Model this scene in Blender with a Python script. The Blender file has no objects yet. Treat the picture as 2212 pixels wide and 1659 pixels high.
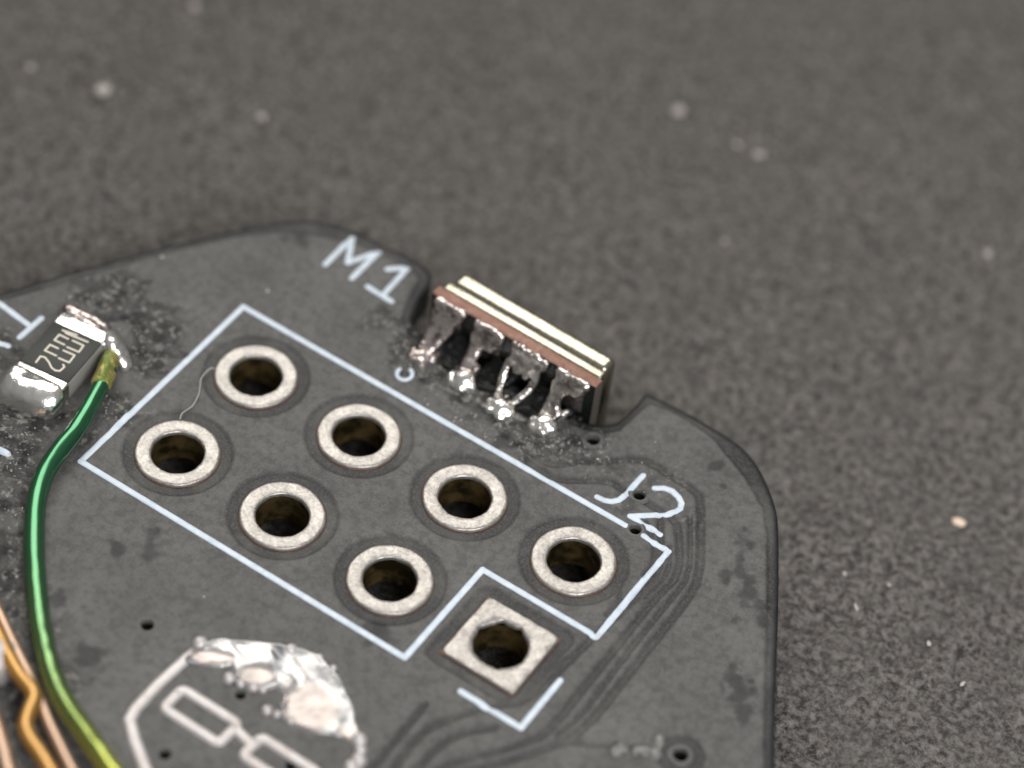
import bpy, bmesh, math, random
import numpy as np
from mathutils import Vector, Matrix, noise
from mathutils.geometry import delaunay_2d_cdt

random.seed(7)
scene = bpy.context.scene
COL = scene.collection
# one Blender unit = one millimetre
scene.unit_settings.system = 'METRIC'
scene.unit_settings.scale_length = 0.001
scene.unit_settings.length_unit = 'MILLIMETERS'

# ------------------------------------------------------------------ camera
RC = np.array([[0.8293083309, 0.5510993629, 0.0923968856],
               [0.4665638345, -0.5919044011, -0.6572422448],
               [-0.3075156591, 0.5881655143, -0.7479942829]])
CC = np.array([14.847915867, -29.418052582, 44.528372327])
FPX = 6358.0                      # focal length in pixels of a 2212 px wide view
cam = bpy.data.cameras.new('camera')
cam.sensor_width = 36.0
cam.lens = FPX / 2212 * 36
cam.clip_start = 1.0
cam.clip_end = 2000.0
cam.dof.use_dof = True
cam.dof.focus_distance = 57.0
cam.dof.aperture_fstop = cam.lens * 1e-3 / (2 * 0.92)
camo = bpy.data.objects.new('camera', cam)
COL.objects.link(camo)
m = Matrix.Identity(4)
for i in range(3):
    m[i][0] = RC[0][i]; m[i][1] = -RC[1][i]; m[i][2] = -RC[2][i]; m[i][3] = CC[i]
camo.matrix_world = m
scene.camera = camo

def P(x, y, z=0.0):
    """point at height z that was measured at x, y in the 2212 px wide view"""
    d = RC.T @ np.array([(x - 1106) / FPX, (y - 829.5) / FPX, 1.0])
    return CC + d * (z - CC[2]) / d[2]

# ------------------------------------------------------------------ light
world = bpy.data.worlds.new('World')
scene.world = world
world.use_nodes = True
wn = world.node_tree.nodes; wl = world.node_tree.links
bg = wn['Background']
tc = wn.new('ShaderNodeTexCoord'); sp = wn.new('ShaderNodeSeparateXYZ')
mr = wn.new('ShaderNodeMapRange'); mr.inputs[1].default_value = -0.2; mr.inputs[2].default_value = 1.0
cr = wn.new('ShaderNodeMixRGB')
cr.inputs[1].default_value = (0.10, 0.095, 0.09, 1); cr.inputs[2].default_value = (0.36, 0.36, 0.36, 1)
wl.new(tc.outputs['Generated'], sp.inputs[0]); wl.new(sp.outputs['Z'], mr.inputs[0])
wl.new(mr.outputs[0], cr.inputs[0]); wl.new(cr.outputs[0], bg.inputs[0])
bg.inputs[1].default_value = 1.0

def area(name, pos, target, sx, sy, power, col, shape='RECTANGLE'):
    l = bpy.data.lights.new(name, 'AREA'); l.shape = shape; l.size = sx; l.size_y = sy
    l.energy = power; l.color = col
    o = bpy.data.objects.new(name, l); COL.objects.link(o)
    o.location = pos
    o.rotation_euler = (Vector(target) - Vector(pos)).to_track_quat('-Z', 'Y').to_euler()
    return o
# ceiling lamp behind and to the left of the board, weaker one on the right
area('ceiling_lamp', (-110, 120, 200), (-3, 3, 0), 190, 120, 400000, (1.0, 0.965, 0.91))
area('near_lamp', (46, -34, 60), (2, -1, 0), 42, 42, 62000, (0.97, 0.98, 1.0), 'ELLIPSE')

scene.view_settings.view_transform = 'Standard'
scene.view_settings.look = 'None'
scene.view_settings.gamma = 1
scene.view_settings.exposure = 0.0

# ------------------------------------------------------------------ noise
_rng = np.random.default_rng(5)
_T = _rng.random((256, 256))
def vnoise(x, y):
    xi = np.floor(x).astype(int); yi = np.floor(y).astype(int)
    fx = x - xi; fy = y - yi
    fx = fx * fx * (3 - 2 * fx); fy = fy * fy * (3 - 2 * fy)
    a = _T[xi & 255, yi & 255]; b = _T[(xi + 1) & 255, yi & 255]
    c = _T[xi & 255, (yi + 1) & 255]; d = _T[(xi + 1) & 255, (yi + 1) & 255]
    return (a * (1 - fx) + b * fx) * (1 - fy) + (c * (1 - fx) + d * fx) * fy
def fbm(x, y, n=4):
    s = 0; a = 0.5; t = 0
    for i in range(n):
        s = s + a * vnoise(x + 17.3 * i, y + 9.1 * i); t += a
        x = x * 2.03; y = y * 2.03; a *= 0.5
    return s / t
def sstep(a, b, v):
    t = np.clip((v - a) / (b - a), 0, 1)
    return t * t * (3 - 2 * t)

# ------------------------------------------------------------------ materials
def mat(name, base=(0.5, 0.5, 0.5), rough=0.5, metal=0.0, bump=None, vary=None, coat=0.0, spec=0.5, rvary=None):
    """bump = [(scale, strength, distance)], vary = (scale, colour2, lo, hi)"""
    m = bpy.data.materials.new(name); m.use_nodes = True
    nt = m.node_tree; b = nt.nodes['Principled BSDF']
    b.inputs['Base Color'].default_value = (*base, 1)
    b.inputs['Roughness'].default_value = rough
    b.inputs['Metallic'].default_value = metal
    b.inputs['Coat Weight'].default_value = coat
    b.inputs['Coat Roughness'].default_value = 0.08
    b.inputs['Specular IOR Level'].default_value = spec
    co = nt.nodes.new('ShaderNodeTexCoord')
    prev = None
    for (s, st, di) in (bump or []):
        n = nt.nodes.new('ShaderNodeTexNoise'); n.inputs['Scale'].default_value = s; n.inputs['Detail'].default_value = 6
        nt.links.new(co.outputs['Object'], n.inputs['Vector'])
        bp = nt.nodes.new('ShaderNodeBump'); bp.inputs['Strength'].default_value = st; bp.inputs['Distance'].default_value = di
        nt.links.new(n.outputs['Fac'], bp.inputs['Height'])
        if prev: nt.links.new(prev.outputs[0], bp.inputs['Normal'])
        prev = bp
    if prev: nt.links.new(prev.outputs[0], b.inputs['Normal'])
    if vary:
        n = nt.nodes.new('ShaderNodeTexNoise'); n.inputs['Scale'].default_value = vary[0]; n.inputs['Detail'].default_value = 7
        nt.links.new(co.outputs['Object'], n.inputs['Vector'])
        r = nt.nodes.new('ShaderNodeMapRange'); r.inputs[1].default_value = vary[2]; r.inputs[2].default_value = vary[3]
        nt.links.new(n.outputs['Fac'], r.inputs[0])
        x = nt.nodes.new('ShaderNodeMixRGB'); x.inputs[1].default_value = (*base, 1); x.inputs[2].default_value = (*vary[1], 1)
        nt.links.new(r.outputs[0], x.inputs[0]); nt.links.new(x.outputs[0], b.inputs['Base Color'])
    if rvary:
        n = nt.nodes.new('ShaderNodeTexNoise'); n.inputs['Scale'].default_value = rvary[0]; n.inputs['Detail'].default_value = 5
        nt.links.new(co.outputs['Object'], n.inputs['Vector'])
        r = nt.nodes.new('ShaderNodeMapRange'); r.inputs[1].default_value = 0.3; r.inputs[2].default_value = 0.7
        r.inputs[3].default_value = rvary[1]; r.inputs[4].default_value = rvary[2]
        nt.links.new(n.outputs['Fac'], r.inputs[0]); nt.links.new(r.outputs[0], b.inputs['Roughness'])
    return m

M_silk = mat('white_ink', (0.66, 0.73, 0.80), 0.55, bump=[(9, .15, .02)], vary=(6, (0.50, 0.58, 0.66), .35, .75))
M_tin = mat('tinned_pad', (0.41, 0.387, 0.36), 0.46, 0.75, bump=[(4, .3, .03), (34, .5, .010)], vary=(16, (0.29, 0.27, 0.25), .44, .66), rvary=(6, .36, .5))
M_tinflat = mat('tinned_emblem', (0.58, 0.55, 0.535), 0.5, 0.5, bump=[(5, .35, .03), (26, .4, .012)], vary=(4, (0.50, 0.45, 0.43), .4, .7))
M_copper = mat('copper_edge', (0.16, 0.075, 0.045), 0.5, 0.6, bump=[(20, .4, .02)])
M_barrel = mat('tarnished_barrel', (0.34, 0.235, 0.10), 0.25, 0.85, bump=[(4, .4, .05), (18, .5, .02)], vary=(3, (0.07, 0.055, 0.025), .40, .62))
M_solder = mat('bright_solder', (0.86, 0.84, 0.80), 0.20, 1.0, bump=[(5, .35, .04), (22, .35, .012)], rvary=(5, .08, .30))
M_soldull = mat('dull_solder', (0.66, 0.58, 0.55), 0.22, 0.95, bump=[(5, .6, .05), (22, .35, .012)], vary=(4, (0.12, 0.10, 0.095), .45, .65))
M_lid = mat('gold_nickel_lid', (0.40, 0.38, 0.31), 0.26, 1.0, bump=[(1.3, .5, .05), (28, .35, .01)], vary=(14, (0.30, 0.26, 0.17), .45, .75))
M_sub = mat('reddish_laminate', (0.25, 0.125, 0.09), 0.5, 0.25, bump=[(12, .5, .03), (45, .5, .01)], vary=(6, (0.34, 0.20, 0.15), .45, .7))
M_subshade = mat('shaded_laminate', (0.15, 0.13, 0.115), 0.3, 0.4, bump=[(12, .5, .03)])  # same laminate seen from the side, its shade put into the colour
M_column = mat('streaked_solder', (0.74, 0.70, 0.66), 0.18, 1.0, bump=[(5, .6, .05), (20, .3, .012)], vary=(4, (0.30, 0.26, 0.24), .45, .65))
M_blackface = mat('black_solder_mask', (0.006, 0.008, 0.006), 0.22, 0.0, bump=[(9, .4, .02), (40, .3, .006)])
M_burnt = mat('burnt_flux', (0.005, 0.005, 0.005), 0.30, 0.0, bump=[(5, .6, .05), (22, .3, .012)], vary=(7, (0.02, 0.018, 0.015), .58, .74), spec=.2)
M_rbody = mat('resistor_top_glaze', (0.030, 0.033, 0.028), 0.42, 0.0, spec=0.25, bump=[(12, .25, .02)], vary=(5, (0.03, 0.032, 0.027), .4, .7))
M_ceramic = mat('ceramic', (0.32, 0.31, 0.28), 0.5, bump=[(14, .4, .02)])
M_mark = mat('cream_marking', (0.72, 0.66, 0.56), 0.55, bump=[(20, .2, .01)])
M_glue = mat('greyish_residue', (0.50, 0.50, 0.50), 0.22, 0.35, bump=[(2.2, .8, .10), (9, .5, .03)], vary=(1.6, (0.16, 0.17, 0.19), .42, .6))
M_hair = mat('grey_fibre', (0.42, 0.41, 0.38), 0.5)
M_dust = mat('pale_dust', (0.46, 0.42, 0.39), 0.8, bump=[(10, .4, .03)])
M_dusto = mat('tan_dust', (0.80, 0.62, 0.48), 0.8, bump=[(10, .4, .03)])
M_burn = mat('scorched_enamel', (0.20, 0.25, 0.06), 0.3, 0.5, bump=[(6, 1., .06), (22, .8, .02)], vary=(5, (0.46, 0.36, 0.12), .45, .62))
M_via = mat('masked_via', (0.085, 0.084, 0.08), 0.5, 0.0, bump=[(18, .3, .01)])
M_viadark = mat('via_barrel', (0.015, 0.016, 0.013), 0.4, 0.2)
M_edge = mat('board_edge', (0.018, 0.018, 0.017), 0.6, bump=[(10, .8, .03), (30, .6, .01)], vary=(8, (0.05, 0.048, 0.042), .5, .75))
M_flake = mat('flux_flakes', (0.42, 0.40, 0.36), 0.2, 0.5, bump=[(12, .6, .03)], vary=(6, (0.7, 0.68, 0.62), .5, .7))

def wire_mat(name, c1, c2, rough=0.2):
    m = mat(name, c1, rough, 0.85, bump=[(2.0, .15, .03)], coat=0.5)
    nt = m.node_tree; b = nt.nodes['Principled BSDF']
    at = nt.nodes.new('ShaderNodeAttribute'); at.attribute_name = 'along'
    x = nt.nodes.new('ShaderNodeMixRGB'); x.inputs[1].default_value = (*c1, 1); x.inputs[2].default_value = (*c2, 1)
    pw = nt.nodes.new('ShaderNodeMath'); pw.operation = 'POWER'; pw.inputs[1].default_value = 4.0; nt.links.new(at.outputs['Fac'], pw.inputs[0])
    nt.links.new(pw.outputs[0], x.inputs[0]); nt.links.new(x.outputs[0], b.inputs['Base Color'])
    return m
M_green = wire_mat('green_enamel', (0.032, 0.16, 0.07), (0.95, 0.78, 0.05), .24)
M_orange = wire_mat('orange_enamel', (0.50, 0.27, 0.07), (0.60, 0.35, 0.10), .42)
M_pale = wire_mat('pale_copper_enamel', (0.48, 0.32, 0.22), (0.52, 0.36, 0.26), .42)

# board surface: colour from attributes copper / flux / stain, with a dark rim band held in stain
def board_material():
    m = bpy.data.materials.new('black_board_lacquer'); m.use_nodes = True
    nt = m.node_tree; N = nt.nodes.new; L = nt.links.new; b = nt.nodes['Principled BSDF']
    def att(n):
        a = N('ShaderNodeAttribute'); a.attribute_name = n; return a.outputs['Fac']
    co = N('ShaderNodeTexCoord').outputs['Object']
    def nz(s, d=6, r=0.6):
        n = N('ShaderNodeTexNoise'); n.inputs['Scale'].default_value = s; n.inputs['Detail'].default_value = d; n.inputs['Roughness'].default_value = r
        L(co, n.inputs['Vector']); return n.outputs['Fac']
    def mix(f, a, c):
        x = N('ShaderNodeMixRGB')
        if isinstance(f, float): x.inputs[0].default_value = f
        else: L(f, x.inputs[0])
        for i, v in ((1, a), (2, c)):
            if isinstance(v, tuple): x.inputs[i].default_value = (*v, 1)
            else: L(v, x.inputs[i])
        return x.outputs[0]
    def rng(v, a, c, lo=0.0, hi=1.0):
        r = N('ShaderNodeMapRange'); L(v, r.inputs[0])
        r.inputs[1].default_value = a; r.inputs[2].default_value = c; r.inputs[3].default_value = lo; r.inputs[4].default_value = hi
        return r.outputs[0]
    def mul(a, c):
        x = N('ShaderNodeMath'); x.operation = 'MULTIPLY'; L(a, x.inputs[0])
        if isinstance(c, float): x.inputs[1].default_value = c
        else: L(c, x.inputs[1])
        return x.outputs[0]
    cop = att('copper'); flux = att('flux'); stain = att('stain')
    base = mix(cop, (0.010, 0.010, 0.011), (0.108, 0.105, 0.101))
    base = mix(mul(rng(nz(0.9), .42, .68), 0.45), base, (0.055, 0.054, 0.052))     # broad wear
    base = mix(mul(rng(nz(6.0), .5, .72), 0.30), base, (0.12, 0.117, 0.11))       # fine mottling
    base = mix(mul(rng(nz(22.0, 3), .48, .68), 0.45), base, (0.17, 0.165, 0.155))
    base = mix(mul(rng(nz(13.0, 5), .50, .68), 0.45), base, (0.045, 0.043, 0.042))
    base = mix(mul(rng(nz(.55, 6), .46, .66), 0.5), base, (0.150, 0.143, 0.133))
    base = mix(mul(rng(nz(5.0, 8, .75), .46, .60), 0.55), base, (0.052, 0.049, 0.046))
    base = mix(mul(flux, rng(nz(3.1), .42, .62, 0.0, .85)), base, (0.016, 0.016, 0.016))
    base = mix(mul(flux, rng(nz(7.5), .54, .66, 0.0, .9)), base, (0.32, 0.31, 0.28))
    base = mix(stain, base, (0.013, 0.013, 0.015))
    L(base, b.inputs['Base Color'])
    b.inputs['Specular IOR Level'].default_value = .20
    rr = mix(flux, (0.50, 0.50, 0.50), (0.17, 0.17, 0.17)); L(rr, b.inputs['Roughness'])
    b1 = N('ShaderNodeBump'); b1.inputs['Strength'].default_value = .35; b1.inputs['Distance'].default_value = .02; L(nz(9.0), b1.inputs['Height'])
    b2 = N('ShaderNodeBump'); b2.inputs['Strength'].default_value = .35; b2.inputs['Distance'].default_value = .008; L(nz(38.0, 3), b2.inputs['Height'])
    L(b1.outputs[0], b2.inputs['Normal'])
    b3 = N('ShaderNodeBump'); b3.inputs['Distance'].default_value = .10; L(flux, b3.inputs['Strength']); L(nz(5.5, 8, .7), b3.inputs['Height'])
    L(b2.outputs[0], b3.inputs['Normal']); L(b3.outputs[0], b.inputs['Normal'])
    return m
M_board = board_material()

def ground_material():
    m = bpy.data.materials.new('black_foam'); m.use_nodes = True
    nt = m.node_tree; N = nt.nodes.new; L = nt.links.new; b = nt.nodes['Principled BSDF']
    co = N('ShaderNodeTexCoord').outputs['Object']
    def nz(s, d=6, r=0.6):
        n = N('ShaderNodeTexNoise'); n.inputs['Scale'].default_value = s; n.inputs['Detail'].default_value = d; n.inputs['Roughness'].default_value = r
        L(co, n.inputs['Vector']); return n.outputs['Fac']
    r1 = N('ShaderNodeMapRange'); L(nz(6.0, 8, .72), r1.inputs[0]); r1.inputs[1].default_value = .40; r1.inputs[2].default_value = .62
    x1 = N('ShaderNodeMixRGB'); L(r1.outputs[0], x1.inputs[0]); x1.inputs[1].default_value = (0.036, 0.032, 0.029, 1); x1.inputs[2].default_value = (0.245, 0.226, 0.207, 1)
    r2 = N('ShaderNodeMapRange'); L(nz(.55, 5), r2.inputs[0]); r2.inputs[1].default_value = .35; r2.inputs[2].default_value = .7
    r2.inputs[3].default_value = 0; r2.inputs[4].default_value = .45
    x2 = N('ShaderNodeMixRGB'); L(r2.outputs[0], x2.inputs[0]); L(x1.outputs[0], x2.inputs[1]); x2.inputs[2].default_value = (0.115, 0.106, 0.098, 1)
    L(x2.outputs[0], b.inputs['Base Color']); b.inputs['Roughness'].default_value = .7
    b.inputs['Specular IOR Level'].default_value = .3
    bp = N('ShaderNodeBump'); bp.inputs['Strength'].default_value = 1.0; bp.inputs['Distance'].default_value = .08; L(nz(9, 7, .7), bp.inputs['Height'])
    L(bp.outputs[0], b.inputs['Normal'])
    return m
M_ground = ground_material()

# ------------------------------------------------------------------ helpers
def link(name, me, material, parent=None, smooth=True):
    o = bpy.data.objects.new(name, me); COL.objects.link(o)
    if material and not me.materials: me.materials.append(material)
    if smooth: me.shade_smooth()
    if parent: o.parent = parent
    return o
def mesh_from(name, v, f):
    me = bpy.data.meshes.new(name); me.from_pydata([tuple(p) for p in v], [], f); me.update(); return me
def empty(name, label, cat, loc=(0, 0, 0), group=None):
    o = bpy.data.objects.new(name, None); COL.objects.link(o); o.location = loc
    o['label'] = label; o['category'] = cat
    if group: o['group'] = group
    return o
def tag(o, label, cat, group=None):
    o['label'] = label; o['category'] = cat
    if group: o['group'] = group
    return o

def tube(name, pts, rad, material, parent=None, seg=20, step=0.05, wob=0.0, flat=False):
    """pts: (x,y,z[,r]) control points, Catmull-Rom"""
    Q = [np.array(p[:3], float) for p in pts]
    Rr = [p[3] if len(p) > 3 else rad for p in pts]
    Q = [2 * Q[0] - Q[1]] + Q + [2 * Q[-1] - Q[-2]]; Rr = [Rr[0]] + Rr + [Rr[-1]]
    out = []; rs = []
    for i in range(1, len(Q) - 2):
        n = max(2, int(np.linalg.norm(Q[i + 1] - Q[i]) / step))
        for k in range(n):
            t = k / n
            p = 0.5 * ((2 * Q[i]) + (-Q[i - 1] + Q[i + 1]) * t + (2 * Q[i - 1] - 5 * Q[i] + 4 * Q[i + 1] - Q[i + 2]) * t * t + (-Q[i - 1] + 3 * Q[i] - 3 * Q[i + 1] + Q[i + 2]) * t ** 3)
            out.append(p); rs.append(Rr[i] * (1 - t) + Rr[i + 1] * t)
    out.append(Q[-2]); rs.append(Rr[-2])
    v = []; f = []; al = []
    up = Vector((0, 0, 1)); n = len(out)
    # rounded ends
    rows = [(0, .02), (0, .5), (0, .85)] + [(i, 1.0) for i in range(n)] + [(n - 1, .85), (n - 1, .5), (n - 1, .02)]
    for ri, (i, s) in enumerate(rows):
        d = Vector(out[min(i + 1, n - 1)] - out[max(i - 1, 0)]).normalized()
        a = d.cross(up)
        if a.length < 1e-3: a = Vector((1, 0, 0))
        a.normalize(); bb = a.cross(d).normalized()
        off = 0
        if ri < 3: off = -math.sqrt(max(0, 1 - s * s)) * rs[i] * .7
        if ri >= len(rows) - 3: off = math.sqrt(max(0, 1 - s * s)) * rs[i] * .7
        c = Vector(out[i]) + d * off
        for k in range(seg):
            th = 2 * math.pi * k / seg
            r = rs[i] * s
            if wob: r *= 1 + wob * noise.noise(Vector((c.x * 3 + math.cos(th), c.y * 3 + math.sin(th), c.z * 3)))
            v.append(c + a * (math.cos(th) * r) + bb * (math.sin(th) * r)); al.append(i / (n - 1))
    for i in range(len(rows) - 1):
        for k in range(seg):
            f.append((i * seg + k, i * seg + (k + 1) % seg, (i + 1) * seg + (k + 1) % seg, (i + 1) * seg + k))
    f.append(tuple(range(seg))); f.append(tuple(reversed(range((len(rows) - 1) * seg, len(rows) * seg))))
    me = mesh_from(name, v, f)
    a = me.attributes.new('along', 'FLOAT', 'POINT'); a.data.foreach_set('value', np.array(al, dtype=np.float32))
    return link(name, me, material, parent)

def lathe(name, prof, cx, cy, material, parent=None, seg=72, jit=0.0, closed=False, seed=0):
    v = []; f = []; n = len(prof)
    for k in range(seg):
        th = 2 * math.pi * k / seg
        for (r, z) in prof:
            q = noise.noise(Vector((cx * 7 + math.cos(th) * 3, cy * 7 + math.sin(th) * 3, r * 6 + seed)))
            q2 = noise.noise(Vector((cx * 5 + math.cos(th) * 7, cy * 5 + math.sin(th) * 7, r * 9 + seed + 4)))
            rr = r + jit * q; zz = z + (jit * .7 * q2 if z > 0.03 else 0)
            v.append((cx + rr * math.cos(th), cy + rr * math.sin(th), zz))
    for k in range(seg):
        k2 = (k + 1) % seg
        for i in range(n - 1):
            f.append((k * n + i, k * n + i + 1, k2 * n + i + 1, k2 * n + i))
    return link(name, mesh_from(name, v, f), material, parent)

_mb = [0]
def blob(name, balls, material, parent=None, res=0.035, rough=0.0, nscale=4.0, mbf=2.5):
    """organic solder shape: metaballs turned into a mesh"""
    _mb[0] += 1
    mb = bpy.data.metaballs.new('soldershape%dx' % _mb[0]); mb.resolution = res; mb.threshold = 0.6
    ob = bpy.data.objects.new('soldershape%dx' % _mb[0], mb); COL.objects.link(ob)
    for b in balls:
        e = mb.elements.new(); e.co = tuple(b[:3]); e.radius = b[3] * mbf
        if len(b) > 4:
            e.type = 'ELLIPSOID'; e.size_x, e.size_y, e.size_z = b[4:7]
        e.stiffness = 2.0
    bpy.context.view_layer.update()
    dg = bpy.context.evaluated_depsgraph_get()
    me = bpy.data.meshes.new_from_object(ob.evaluated_get(dg))
    bpy.data.objects.remove(ob); bpy.data.metaballs.remove(mb)
    me.name = name; me.materials.clear()
    if rough:
        for vv in me.vertices:
            d = noise.noise_vector(vv.co * nscale) * rough + noise.noise_vector(vv.co * nscale * 2.7) * rough * .5
            vv.co += d
    return link(name, me, material, parent)

def box_mesh(name, lo, hi, bev=0.0, material=None, parent=None, segs=3, mw=None):
    bm = bmesh.new(); bmesh.ops.create_cube(bm, size=1)
    for vv in bm.verts:
        vv.co = Vector([lo[i] + (vv.co[i] + .5) * (hi[i] - lo[i]) for i in range(3)])
    if bev:
        bmesh.ops.bevel(bm, geom=bm.edges[:], offset=bev, segments=segs, profile=.5, affect='EDGES')
    if mw is not None: bm.transform(mw)
    me = bpy.data.meshes.new(name); bm.to_mesh(me); bm.free()
    o = link(name, me, material, parent)
    return o

# ------------------------------------------------------------------ ground
GZ = -1.95
gx = np.concatenate([np.array([-400, -250, -150, -90, -60, -40, -30]), np.arange(-24, 14.01, .062), np.array([18, 25, 40, 70, 120, 200, 400])])
gy = np.concatenate([np.array([-400, -200, -100, -50, -25, -14]), np.arange(-9, 26.01, .062), np.array([30, 38, 50, 80, 130, 220, 400])])
GXX, GYY = np.meshgrid(gx, gy, indexing='ij')
hz = (fbm(GXX * 5.2 + GYY * 2.2 + 300, GYY * 7.0 + 300, 3) - .5) * .32 + (fbm(GXX * .6 + 90, GYY * .6 + 90, 3) - .5) * .10
hz = np.clip(hz, -.12, .075)
# keep it level under the board part that rests on it
V = np.stack([GXX, GYY, GZ + hz - .075], -1).reshape(-1, 3)
nx, ny = len(gx), len(gy)
idx = np.arange(nx * ny).reshape(nx, ny)
F = np.stack([idx[:-1, :-1], idx[1:, :-1], idx[1:, 1:], idx[:-1, 1:]], -1).reshape(-1, 4)
def fast_mesh(name, V, F):
    me = bpy.data.meshes.new(name)
    me.vertices.add(len(V)); me.vertices.foreach_set('co', V.astype(np.float32).ravel())
    me.loops.add(F.size); me.loops.foreach_set('vertex_index', F.astype(np.int32).ravel())
    me.polygons.add(len(F)); me.polygons.foreach_set('loop_start', np.arange(0, F.size, 4, dtype=np.int32))
    try: me.polygons.foreach_set('loop_total', np.full(len(F), 4, dtype=np.int32))
    except Exception: pass
    me.update(calc_edges=True); me.validate()
    return me
g = link('table_surface', fast_mesh('table_surface', V, F), M_ground)
g['kind'] = 'structure'

# ------------------------------------------------------------------ board shape data (measured, then turned into mm)
def W(pts, z=0.0):
    return np.array([P(x, y, z)[:2] for x, y in pts])
OUT = W([(-330, 722), (-120, 666), (0, 634), (100, 603), (250, 561), (400, 521), (520, 494), (590, 481), (631, 476), (671, 476), (720, 484), (750, 494),
         (782, 506), (821, 528), (869, 548), (891, 560), (917, 575), (934, 594), (929, 615), (913, 635), (901, 655), (893, 675), (889, 692), (896, 708),
         (914, 722), (960, 746), (1100, 825), (1250, 905), (1275, 917), (1305, 918), (1326, 916), (1338, 911), (1350, 901), (1374, 876), (1387, 858), (1397, 849), (1433, 866),
         (1487, 893), (1534, 921), (1576, 946), (1612, 974), (1639, 1009), (1656, 1044), (1671, 1081), (1679, 1113), (1682, 1153), (1682, 1290),
         (1679, 1400), (1675, 1500), (1673, 1659), (1668, 1900), (1400, 2050), (300, 2050), (-330, 1900)])
POUR = W([(-330, 745), (0, 652), (250, 579), (400, 538), (520, 511), (600, 503), (690, 512), (770, 530), (850, 563), (892, 588), (905, 606), (880, 650), (868, 690), (880, 725), (960, 768), (1250, 928), (1300, 938), (1338, 932), (1372, 898), (1402, 872), (1440, 886),
          (1490, 912), (1541, 950), (1600, 1022), (1648, 1098), (1655, 1150), (1656, 1290), (1653, 1400), (1648, 1659), (1643, 1880), (1400, 2020), (300, 2020), (-310, 1880)])
PADS = [(0.0, 0.0), (0.0, 2.54), (-2.54, 0.0), (-2.54, 2.54), (-5.08, 0.0), (-5.08, 2.54), (-7.62, 0.0), (-7.62, 2.54)]
VIAS = [((1381, 1071), .12), ((1372, 1147), .11), ((1280, 955), .13), ((318, 1353), .12), ((1470, 1633), .14), ((356, 1632), .11), ((519, 1504), .10), ((628, 1656), .11)]
GROOVES = [([(1120, 962), (1180, 1006), (1265, 1002), (1384, 992), (1414, 1009), (1508, 1066), (1513, 1101), (1511, 1250), (1469, 1317), (1371, 1438), (1290, 1545), (1230, 1600), (1110, 1642), (1000, 1670), (800, 1760)], .15),
           ([(1140, 1000), (1200, 1040), (1315, 1040), (1345, 1060), (1440, 1112), (1466, 1140), (1467, 1243), (1412, 1297), (1330, 1400), (1215, 1545), (1175, 1590), (1101, 1619), (1000, 1640), (900, 1690)], .13),
           ([(1425, 1125), (1428, 1235), (1378, 1290), (1247, 1410), (1157, 1504), (1087, 1523), (990, 1546), (917, 1580), (872, 1629), (830, 1700)], .11),
           ([(1067, 1574), (990, 1588), (935, 1622), (880, 1690)], .11),
           ([(917, 1525), (880, 1570), (837, 1622), (790, 1680)], .10),
           ([(1300, 1240), (1345, 1290), (1310, 1330)], .05),
           ([(400, 770), (330, 770), (270, 758)], .06),
           ([(1225, 1605), (1330, 1612), (1420, 1625)], .08),
           ([(1392, 1130), (1412, 1170), (1414, 1212), (1392, 1245)], .07), ([(1230, 1420), (1190, 1445), (1120, 1490), (1060, 1500)], .06),
           ([(1490, 1120), (1490, 1246), (1440, 1306), (1350, 1418), (1252, 1552), (1205, 1592)], .045), ([(1446, 1185), (1444, 1240), (1395, 1292)], .045)]
FLUX = [(900, 745, 75, 1.), (960, 800, 70, 1.), (1040, 855, 75, 1.), (1120, 905, 70, 1.), (1210, 935, 70, 1.), (1280, 960, 60, .9), (820, 690, 60, .7), (1160, 960, 60, .8), (1240, 985, 50, .8), (870, 800, 45, .8),
        (1330, 1010, 55, .45), (1440, 1040, 60, .35), (1490, 1130, 40, .35), (1350, 1090, 40, .4),
        (250, 650, 85, .9), (330, 710, 85, .9), (330, 780, 60, .9), (190, 640, 60, .7), (40, 900, 90, 1.), (110, 900, 60, 1.), (20, 990, 80, 1.), (20, 1080, 70, 1.), (10, 1180, 70, 1.), (30, 1270, 70, .9),
        (60, 1370, 80, .9), (130, 1480, 70, .7), (50, 1480, 90, .9), (20, 1600, 100, .9), (200, 1640, 60, .6), (170, 960, 50, .6), (250, 880, 60, .8), (0, 760, 70, .8), (380, 1000, 40, .2)]
STAIN = [(1600, 1225, 16, 50), (1612, 1275, 18, 42), (1572, 1262, 16, 26), (1640, 1315, 26, 16), (1586, 1340, 14, 10), (1592, 1500, 26, 48), (1596, 1535, 30, 30), (1620, 1475, 9, 6), (1624, 1492, 10, 5), (830, 1372, 34, 22),
         (1640, 1340, 14, 22), (1545, 1010, 14, 9), (1565, 1055, 12, 7), (1575, 1100, 9, 7), (1622, 1180, 14, 12), (860, 590, 22, 12), (650, 520, 30, 12), (1185, 1210, 12, 6), (330, 1180, 22, 34), (250, 1190, 14, 14), (200, 1425, 30, 26), (130, 1300, 22, 18), (1020, 905, 26, 10), (1085, 960, 40, 14)]

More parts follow.
